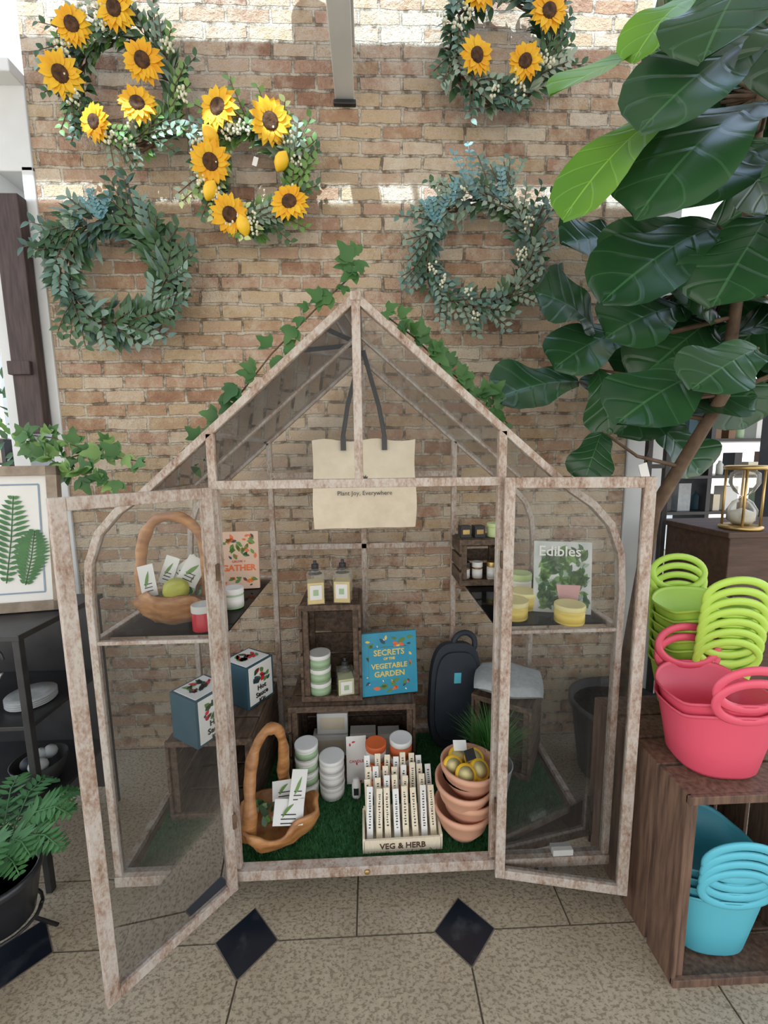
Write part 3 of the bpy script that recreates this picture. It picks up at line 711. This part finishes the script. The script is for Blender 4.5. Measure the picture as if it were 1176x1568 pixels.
ivy('trailing_ivy',[[(-1.42,1.75,1.62),(-1.25,1.7,1.6),(-1.05,1.65,1.53),(-.85,1.6,1.50)],[(-1.3,1.72,1.52),(-1.1,1.6,1.46),(-.92,1.55,1.42)],[(-1.4,1.75,1.57),(-1.2,1.7,1.52),(-1.0,1.7,1.58)]],18,.072,(G2,IVY,IVY))
# ---------------------------------------------------------------- fig tree
FL=[(.85,1.2,2.555,.473,1.15,2.406,.15,1),(.852,1.15,2.63,.654,1.1,2.446,.15,1),(.942,1.05,2.473,.622,1.0,2.225,.21,0),(.842,1.0,2.53,.714,.95,2.32,.19,0),
(.793,1.15,2.382,.497,1.1,2.092,.17,2),(1.004,1.1,2.365,.653,1.05,2.065,.25,0),(1.023,1.25,2.16,.665,1.2,1.932,.24,0),(1.08,1.15,2.135,.904,1.1,1.884,.22,0),
(.82,1.5,1.937,.564,1.45,2.055,.24,0),(.762,1.5,1.769,.44,1.45,1.702,.24,0),(.80,1.45,1.80,.827,1.4,1.572,.14,0),(1.018,1.2,1.749,.693,1.15,1.587,.22,0),
(1.04,1.1,1.78,.828,1.05,1.668,.17,0),(.94,1.5,1.953,.646,1.45,1.804,.22,0),(1.064,1.4,1.989,.764,1.35,1.877,.23,0),
(.80,1.4,1.585,.72,1.35,1.418,.13,0),(1.107,1.2,2.343,.838,1.15,2.159,.22,0),(1.08,1.3,2.013,.873,1.25,2.105,.2,0),(.98,1.2,2.33,1.08,1.15,2.13,.18,0),
(1.02,1.02,2.50,.90,.96,2.26,.2,0),(1.08,1.0,2.3,1.0,.95,2.05,.2,0)]
b=B(TWIG)
trunk=[(1.15,1.75,.3),(1.12,1.62,.9),(1.06,1.48,1.3),(1.2,1.38,1.7),(1.17,1.32,2.1),(1.12,1.25,2.5),(1.02,1.12,2.8)]
b.tube(trunk,[.03,.028,.024,.02,.016,.012,.008],TWIG,10)
tw=[V(p) for p in trunk]
for (x,y,z,x2,y2,z2,w,k) in FL:
    p=V((x,y,z));q=V((x2,y2,z2))
    near=min([tw[i].lerp(tw[i+1],t/5) for i in range(2,6) for t in range(6)],key=lambda a:(a-p).length)
    b.tube([near,near.lerp(p,.55)+V((0,0,-.03)),p],[.008,.006,.004],TWIG,6)
    n_=V((-.15+U(-.2,.2),-.75,.65+U(-.2,.3)))
    b.leaf(p,q,n_,w*(1.15 if k==0 else 1),FIG if k==0 else FIGL,'fig',22,5,U(.05,.12),.18,.045)
for i in range(80):
    p=V((U(1.0,1.75),U(1.38,1.85),U(1.62,2.95)))
    if p.z<1.85 and p.x>1.25: p.z+=.35
    d=V((U(-1,.6),U(-.7,.3),U(-.9,.3))).normalized()*U(.26,.38)
    near=min(tw,key=lambda a:(a-p).length); b.tube([near,p],[.006,.004],TWIG,5)
    q=p+d
    if q.y<1.85: b.leaf(p,q,(U(-.4,.4),-.8,U(.2,.9)),U(.22,.30),FIG,'fig',20,5,U(.03,.12),.18,.045)
b.box((.93,1.36,1.45),(.03,.002,.05),PAPER,(0,-.3,0)); b.tube([(.93,1.36,1.475),(.98,1.4,1.56)],.001,TWIG,4)
b.lathe([(.15,0),(.16,.01),(.20,.32),(.215,.33),(.215,.36),(.20,.36),(.19,.30)],(1.15,1.75,0),BLACKP,32); b.lathe([(0,.325),(.19,.325)],(1.15,1.75,0),SOIL,24)
b.make('fiddle_leaf_fig_tree')
# ---------------------------------------------------------------- trugs
def trug(name,loc,mat,n,rz,rx=.135,ry=.12,h=.22,dz=.028,hh=.065,lean=.0,hw=.66):
    b=B(mat);sg=40
    for i in range(n):
        z0=i*dz
        vs=[];fs=[]
        prof=[(.0,.0),(.70,.0),(.76,.012),(.86,h*.5),(.97,h*.93),(1.0,h),(1.035,h+.004),(1.03,h-.006),(.975,h-.006),(.84,h*.5),(.74,.02),(.0,.018)]
        if i<n-1 and i>0: prof=prof[3:9]
        for r,z in prof:
            for k in range(sg):
                t=2*math.pi*k/sg;c_,s_=math.cos(t),math.sin(t)
                cc=math.copysign(abs(c_)**.75,c_);ss=math.copysign(abs(s_)**.75,s_)
                lift=(.03*max(0,abs(s_)-.5)/.5 if z>h*.9 else 0)
                vs.append((cc*rx*r,ss*ry*r,z+z0+lift))
        for a in range(len(prof)-1):
            for k in range(sg): l=(k+1)%sg; fs.append((a*sg+k,a*sg+l,(a+1)*sg+l,(a+1)*sg+k))
        b.add(vs,fs,mat,True)
        for s_ in (-1,1):
            y0=s_*(ry*1.0-.002)
            pts=[]
            for k in range(36):
                t=k*2*math.pi/36; zz=math.sin(t)
                pts.append((math.cos(t)*rx*hw,y0+s_*(.022*(zz+1)/2+lean*i),h+z0+.03+hh*.78+hh*zz))
            b.tube(pts,.0125,mat,8,True,.5,nrm=(0,1,0))
    return b.make(name,0,None,TR(loc,rz))
CZ=.60
AC=crate('wooden_apple_crate',(1.045,1.185,0),(.42,.47,CZ),0,'front',DWOODV,4,True)
trug('flexible_garden_trug',(1.0,1.085,CZ+.002),PINK,2,math.radians(-6),.138,.12,.18,.035,.060)
trug('flexible_garden_trug',(1.14,1.315,CZ+.002),LIME,7,math.radians(-6),.142,.115,.18,.034,.060,.003)
trug('flexible_garden_trug',(1.02,1.095,.016),BLUE,4,math.radians(-6),.145,.125,.20,.03,.065,.002)
# ---------------------------------------------------------------- right background goods
b=B(BROWN); b.box((1.75,1.78,.59),(.55,.36,1.16),BROWN); b.box((1.75,1.78,1.175),(.60,.40,.025),BROWN)
for z in (.35,.75): b.box((1.75,1.595,z),(.5,.012,.33),BROWN); b.ball((1.75,1.58,z),.014,BLACK,10)
b.make('brown_cabinet',.004)
b=B(GOLD)
for z in (0,.25): b.lathe([(.07,z),(.075,z+.004),(.075,z+.014),(.065,z+.018)],(0,0,0),GOLD,24)
for k in range(4):
    a=k*math.pi/2+.5; b.tube([(math.cos(a)*.062,math.sin(a)*.062,.01),(math.cos(a)*.062,math.sin(a)*.062,.26)],.005,GOLD,8)
b.lathe([(.03,.02),(.05,.04),(.053,.08),(.035,.115),(.006,.137),(.035,.16),(.053,.195),(.05,.235),(.03,.25)],(0,0,0),BGLASS,24)
b.lathe([(.03,.022),(.046,.04),(.046,.07),(.0,.09)],(0,0,0),SAND,24)
b.make('hourglass',0,None,TR((1.57,1.66,1.188),.4))
b=B(BLACK)
for x in (1.33,1.42): b.box((x,1.92,.9),(.025,.025,1.8),BLACK)
b.box((1.375,1.92,1.45),(.1,.02,.02),BLACK);b.box((1.375,1.92,1.78),(.1,.02,.02),BLACK);b.box((1.375,1.92,.9),(.1,.02,.02),BLACK)
b.make('black_metal_rack',.002)
# ---------------------------------------------------------------- left side
FRM=M('weathered_frame',(.34,.27,.20),(.22,.17,.12),20,.6)
b=B(FRM);w_,h_=.42,.50
b.box((0,0,h_/2),(w_,.012,h_),PAPER)
for x in (-w_/2,w_/2): b.box((x,-.008,h_/2),(.035,.03,h_+.035),FRM)
for z in (0,h_): b.box((0,-.008,z),(w_+.035,.03,.035),FRM)
BL=M('mat_line',(.25,.33,.42))
for x in (-w_/2+.05,w_/2-.05): b.box((x,-.0075,h_/2),(.006,.001,h_-.1),BL)
for z in (.05,h_-.05): b.box((0,-.0075,z),(w_-.1,.001,.006),BL)
for (x0,z0,dx,l) in ((.04,.09,.04,.32),(.1,.08,.04,.2),(-.06,.1,-.03,.26)):
    b.frond([(x0,-.01,z0),(x0+dx*.6,-.01,z0+l*.5),(x0+dx,-.01,z0+l)],.06,FERNM,16,.014)
b.make('framed_fern_print',.002,None,TR((-1.375,1.50,.975),math.radians(10),-.09))
b=B(BLACK); SIL=M('silver',(.6,.6,.6),None,5,.25,metal=.9)
b.box((-1.46,1.50,.945),(.66,.42,.02),BLACK)
for x in (-1.77,-1.15):
    for y in (1.31,1.69): b.box((x,y,.47),(.022,.022,.94),BLACK)
for z in (.62,.30): b.box((-1.46,1.5,z),(.62,.38,.015),BLACK)
b.box((-1.46,1.695,.5),(.62,.01,.85),BLACK)
for x in (-1.66,-1.52,-1.38,-1.25): 
    b.tube([(x+math.cos(t)*(.055-.0045*t),1.30,.87+math.sin(t)*(.055-.0045*t)) for t in [k*.4 for k in range(26)]],.005,BLACK,6)
    b.tube([(x+math.cos(t)*(.055-.0045*t),1.30,.22-math.sin(t)*(.055-.0045*t)) for t in [k*.4 for k in range(26)]],.005,BLACK,6)
b.make('black_metal_console_table',.002)
b=B(GREYC)
for i in range(4): b.lathe([(.04,i*.008),(.075,i*.008+.006),(.077,i*.008+.010),(.04,i*.008+.004)],(0,0,0),GREYC,28)
b.make('stacked_plates',0,None,TR((-1.26,1.46,.628),0))
b=B(DWOOD); b.lathe([(.05,0),(.07,.02),(.09,.09),(.085,.09),(.06,.02),(0,.015)],(0,0,0),BLACKP,24)
for i in range(5): b.ball((U(-.04,.04),U(-.04,.04),.09),.025,random.choice([NAVY,NAVY,GREYC]),12)
b.make('dark_bowl',0,None,TR((-1.26,1.46,.308),0))
b=B(SIL)
b.lathe([(.03,0),(.05,.01),(.075,.05),(.07,.09),(.04,.11),(.045,.12),(0,.122)],(0,0,0),SIL,24); b.tube([(.07,0,.07),(.10,0,.09),(.115,0,.12)],.008,SIL,8)
b.make('silver_teapot',0,None,TR((-1.46,1.42,.628),.3))
DARKP=M('dark_glazed_planter',(.02,.022,.026),(.04,.04,.045),6,.3)
b=B(DARKP)
b.lathe([(.07,.10),(.075,.105),(.10,.24),(.105,.245),(.105,.265),(.095,.265),(.09,.23)],(0,0,0),DARKP,28); b.lathe([(0,.24),(.09,.24)],(0,0,0),SOIL,20)
for k in range(3):
    a=k*2.09+.5; b.tube([(math.cos(a)*.12,math.sin(a)*.12,0),(math.cos(a)*.07,math.sin(a)*.07,.06),(math.cos(a)*.09,math.sin(a)*.09,.11)],.006,BLACK,6)
b.tube([(math.cos(t)*.09,math.sin(t)*.09,.105) for t in [q*2*math.pi/20 for q in range(20)]],.005,BLACK,6,True)
for i in range(30):
    a=i*2.4;e=U(.16,.25);hz=U(.12,.27)
    p=[(math.cos(a)*e*t,math.sin(a)*e*t,.24+hz*math.sin(t*2.2)) for t in (.05,.3,.55,.8,1)]
    b.frond(p,.045,FERNM,14,.013,(0,-.3,1))
b.make('potted_fern',0,None,TR((-1.15,1.14,0)))
b=B(YEL); b.lathe([(.05,0),(.08,.04),(.09,.12),(.08,.17),(.075,.165),(.08,.12),(.06,.02),(0,.01)],(0,0,0),YEL,28); b.make('yellow_ceramic_pot',0,None,TR((-1.18,.93,0)))
# ---------------------------------------------------------------- light + camera
w=bpy.data.worlds.new('World'); scene.world=w; w.use_nodes=True; nt=w.node_tree; bg=nt.nodes['Background']
tc=nt.nodes.new('ShaderNodeTexCoord'); s=nt.nodes.new('ShaderNodeSeparateXYZ'); nt.links.new(tc.outputs['Generated'],s.inputs[0])
r=ramp(nt,[(.0,(.30,.28,.25)),(.5,(.90,.85,.79)),(.62,(.87,.89,.92)),(1,(.48,.66,1.0))],math_(nt,'ADD',math_(nt,'MULTIPLY',s.outputs[2],.5),.5))
nt.links.new(r,bg.inputs[0]); bg.inputs[1].default_value=2.3
sl=bpy.data.lights.new('sun','SUN'); sl.energy=9; sl.angle=.012; sl.color=(.68,.85,1.0)
so=bpy.data.objects.new('sun',sl); scene.collection.objects.link(so)
so.rotation_euler=V((-.12,-.7,.72)).to_track_quat('Z','Y').to_euler()
cam=bpy.data.cameras.new('camera'); co=bpy.data.objects.new('camera',cam); scene.collection.objects.link(co)
cam.sensor_fit='VERTICAL'; cam.sensor_height=36; cam.lens=14.4; cam.clip_start=.01
m=Matrix(((0.99925,0.0172,-0.03461,0),(-0.03653,0.12743,-0.99118,0),(-0.01264,0.9917,0.12796,1.5),(0,0,0,1)))
co.matrix_world=m
scene.camera=co
scene.view_settings.view_transform='Standard'
print('OBJ',len(bpy.data.objects))
